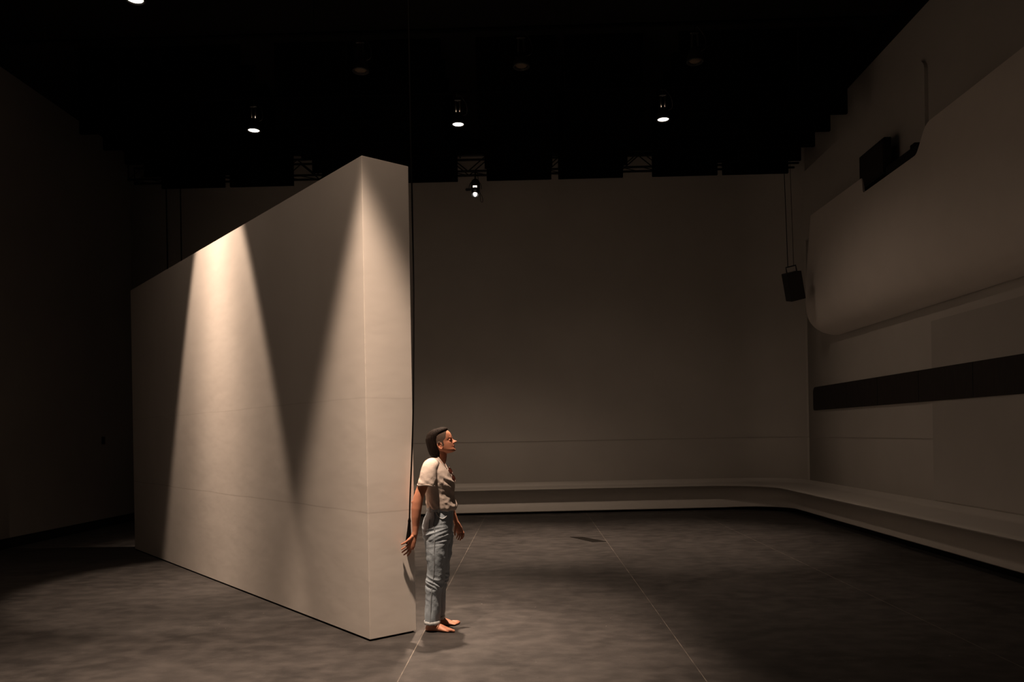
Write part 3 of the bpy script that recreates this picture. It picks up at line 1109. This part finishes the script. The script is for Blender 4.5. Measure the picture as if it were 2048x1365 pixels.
fold(shm, shirt_fold)
shirt = obj('t_shirt', shm, cotton, person, True)
# ribbed neckband and sleeve hems
nb = [v + Vector((0, 0, .003)) for v in sr[0]]
obj('neckband', tube(nb + [nb[0], nb[1]], [(.0075, .0045)] * (len(nb) + 2), 8, side=(0, 0, 1), round_ends=False), cotton_rib, shirt, True)
for s in (-1, 1):
    ox = 0 if s < 0 else 7
    c = P(862.8 + ox * 2.2, 966.0, s * .212)
    hp = [c + Vector((.0725 * math.cos(a), s * .0 + .0585 * math.sin(a), .004 * math.sin(a * 3) - .004 * math.cos(a))) for a in [2 * PI * k / 32 for k in range(34)]]
    obj('sleeve_hem', tube(hp, [(.008, .0028)] * 34, 8, side=(0, 0, 1), round_ends=False), cotton_rib, shirt, True)

# jeans
jr = [(1010, 859.5, 911, .150), (1018, 858.5, 910.5, .156), (1028, 855, 909.8, .165), (1038, 851, 909, .173), (1048, 849, 907.8, .179), (1060, 848.5, 906.5, .183),
      (1070, 850.5, 905.5, .183), (1080, 854.5, 904, .180), (1089, 861, 899, .165), (1094, 867, 893, .12)]
jp = [rings([px_ring(y, b, f, w, n=36, e=2.35) for y, b, f, w in interp(jr, 3)])]
for s in (-1, 1):
    lr = [(1066, 858, 903, .085, .088), (1078, 856, 902.5, .090, .090), (1090, 857, 901.5, .092, .091), (1104, 858.5, 900, .090, .091), (1122, 860, 897.6, .086, .090),
          (1139, 860.4, 895.4, .081, .089), (1151, 859, 894.4, .078, .088), (1160, 858.6, 893, .075, .088), (1174, 858, 889.5, .074, .087), (1192, 856.8, 887.4, .074, .086),
          (1212, 856.2, 887, .073, .086), (1228, 856, 885.6, .072, .086), (1240.5, 855.8, 884.2, .071, .086)]
    dx = 0 if s < 0 else 4.5
    jp.append(rings([px_ring(y, b + dx, f + dx, w, s * yc, n=32, e=2.2) for y, b, f, w, yc in interp(lr, 3)]))
jm = remesh(jp, .0048, 3, .5)


def jean_fold(c):
    x, y, z = c
    py = OZ - z / SP
    s = 1 if y > 0 else -1
    knee = math.exp(-((py - 1164) / 20) ** 2)
    hip = math.exp(-((py - 1066) / 20) ** 2)
    hem = max(0, min(1, (py - 1195) / 30))
    th = math.exp(-((py - 1115) / 24) ** 2)
    a = knee * .0105 * ridge(x * 7 + 3 * s, y * 7, z * 23 + x * 9)
    a += hip * .0075 * ridge(x * 5, y * 5 + 3 * s, z * 27 - x * 5)
    a += th * .007 * ridge(x * 19 + z * 7, y * 16, z * 3)
    a += hem * .0055 * ridge(x * 20, y * 20, z * 4 + s)
    a += .002 * nz3(x * 28, y * 28, z * 28)
    return a * (.3 + .7 * max(0.0, min(1.0, (py - 1022) / 18)))


fold(jm, jean_fold)
jeans = obj('jeans', jm, denim, person, True)


def near_ring(py, grow, rows, n=48, yc=0.0, e=2.35):
    for i in range(len(rows) - 1):
        if rows[i][0] <= py <= rows[i + 1][0]:
            t = (py - rows[i][0]) / (rows[i + 1][0] - rows[i][0])
            b, f, w = [rows[i][k] + (rows[i + 1][k] - rows[i][k]) * t for k in (1, 2, 3)]
            g = grow / SP
            return px_ring(py, b - g, f + g, w + grow, yc, n=n, e=e)


wb = [near_ring(y, g, jr) for y, g in ((1010.5, .0045), (1011, .006), (1018.6, .006), (1019.2, .0035))]
V, F = rings(wb, False)
band = obj('waistband', (V, F), denim, jeans, True)
band.modifiers.new('thickness', 'SOLIDIFY').thickness = .003
wr = near_ring(1015, .008, jr)
for k in (12, 17, 7, 24, 31, 36, 41, 3, 45):
    p = wr[k % 48]
    nrm = Vector((p.x, p.y, 0)).normalized()
    z0, z1 = P(0, 1021).z, P(0, 1009.5).z
    obj('belt_loop', tube([(p.x, p.y, z0), (p.x + nrm.x * .004, p.y + nrm.y * .004, (z0 + z1) / 2), (p.x, p.y, z1)], [(.0065, .0022)] * 3, 8,
                          side=Vector((-nrm.y, nrm.x, 0))), denim_lt, jeans)
# outer side seams, front pocket edges, back pockets, frayed hems
for s in (-1, 1):
    pts = []
    dx = 0 if s < 0 else 4.5
    for y in (1022, 1032, 1044, 1056, 1068):
        r = near_ring(y, .003, jr)
        pts.append(max(r, key=lambda v: s * v.y - abs(v.x - P(876.5, y).x) * .6))
    for y, b, f, w, yc in lr[2:]:
        pts.append(Vector((P((b + f) / 2 + dx - 2, y).x, s * (yc + w + .0035), P(0, y).z)))
    obj('side_seam', tube(smooth_pts(pts, 3), [(.0045, .0028)] * ((len(pts) - 1) * 3 + 1), 6, side=(1, 0, 0)), denim_dk, jeans, True)
    pk = []
    for px, y in ((881, 1021), (884, 1028), (890, 1033), (897, 1032), (901, 1028)):
        r = near_ring(y, .0035, jr, 96)
        pk.append(min([v for v in r if s * v.y > 0], key=lambda v: abs(v.x - P(px, y).x)))
    obj('pocket_edge', tube(smooth_pts(pk, 4), [(.004, .0025)] * 17, 6, side=(0, 0, 1)), denim_lt, jeans, True)
    pk = []
    for px, y in ((853.5, 1034), (867, 1035), (866.5, 1052), (861.5, 1061), (853.0, 1058)):
        r = near_ring(y, .0035, jr, 96)
        pk.append(min([v for v in r if s * v.y > 0], key=lambda v: abs(v.x - P(px, y).x)))
    obj('pocket_seam', tube(pk, [(.003, .002)] * 5, 6, side=(0, 0, 1)), denim_dk, jeans)
    hemr = []
    for y, g in ((1235.5, .003), (1236, .006), (1240, .0065), (1241.6, .005)):
        b, f, w, yc = 855.9, 885.0, .0715, .086
        hemr.append(px_ring(y, b + dx - g / SP, f + dx + g / SP, w + g, s * yc, n=64, e=2.2))
    for j, v in enumerate(hemr[-1]): v.z += .007 * nz3(v.x * 60, v.y * 60, 1.5) - .002
    h = obj('frayed_hem', rings(hemr, False), denim_lt, jeans, True)
    h.modifiers.new('thickness', 'SOLIDIFY').thickness = .003

# finger and toe nails are too small to show; sunglasses hang in the neckline
g = empty('sunglasses', person.location + P(905.5, 950, -.02), 'brown sunglasses hung by one arm in the neckline of the t-shirt', 'sunglasses')
ax = (P(911.8, 962) - P(905.2, 946)).normalized()       # down the chest
fw = Vector((.80, -.42, .42))
fw = (fw - ax * fw.dot(ax)).normalized()
sd = ax.cross(fw)
GM = Matrix((ax, sd, fw)).transposed().to_4x4()
for k in (-1, 1):
    c = Vector((k * .0335, 0, .012))
    loop = [(.029 * math.cos(a) * (1 if abs(math.cos(a)) < .8 else .97), .0235 * math.sin(a), .003 * math.cos(a) * -k) for a in [2 * PI * q / 28 for q in range(28)]]
    lp = [GM @ (Vector(q) + c) for q in loop]
    rim = obj('rim', tube(lp + lp[:2], [.0028] * 30, 8, side=fw, round_ends=False), frame_m, g, True)
    obj('lens', rings([[GM @ (Vector(q) * .5 + c + Vector((0, 0, .002))) for q in loop], lp, [GM @ (Vector(q) + c + Vector((0, 0, -.0015))) for q in loop]]), glass_m, g, True)
obj('bridge', tube([GM @ Vector(q) for q in ((-.008, -.004, .012), (0, -.007, .015), (.008, -.004, .012))], [.0025] * 3, 8), frame_m, g, True)
for k in (-1, 1):
    a = [(k * .062, -.006, .012), (k * .066, -.004, .004), (k * .064, .0, -.012), (k * .03, .008, -.016), (k * -.03, .014, -.014)]
    obj('temple', tube(smooth_pts([GM @ Vector(q) for q in a], 4), [(.003, .0016)] * 17, 8, side=sd), frame_m, g, True)
    obj('hinge', ellipsoid(GM @ Vector((k * .0645, -.005, .010)), (.0035, .0035, .0035), n=10, k=6), gold_m, g)

# ------------------------------------------------------------ the black pull rope held beside the block
pts = [(-.910, 6.135, ZC + .01), (-.910, 6.135, 4.6), (-.908, 6.135, 3.2), (-.910, 6.135, 2.68), (-.927, 6.135, 1.88), (-.944, 6.135, 1.48), (-.967, 6.135, 1.087), (-.974, 6.135, .926)]
t = empty('pull_rope', (-.975, 6.135, .9), 'thin black rope with a tapered black grip hanging against the end of the white block', 'rope')
o_ = Vector((-.975, 6.135, .9))
sp_ = smooth_pts(pts, 5)
obj('rope', tube([p - o_ for p in sp_], [.0065] * len(sp_), 8), rope_black, t, True)
obj('grip', tube([Vector((x, 6.135, z)) - o_ for x, z in ((-.973, .941), (-.975, .911), (-.976, .896), (-.979, .836), (-.984, .770), (-.987, .735))],
                 [(.006, .006), (.013, .010), (.011, .009), (.016, .011), (.022, .013), (.023, .013)], 14, side=(1, 0, 0)), rope_black, t, True)
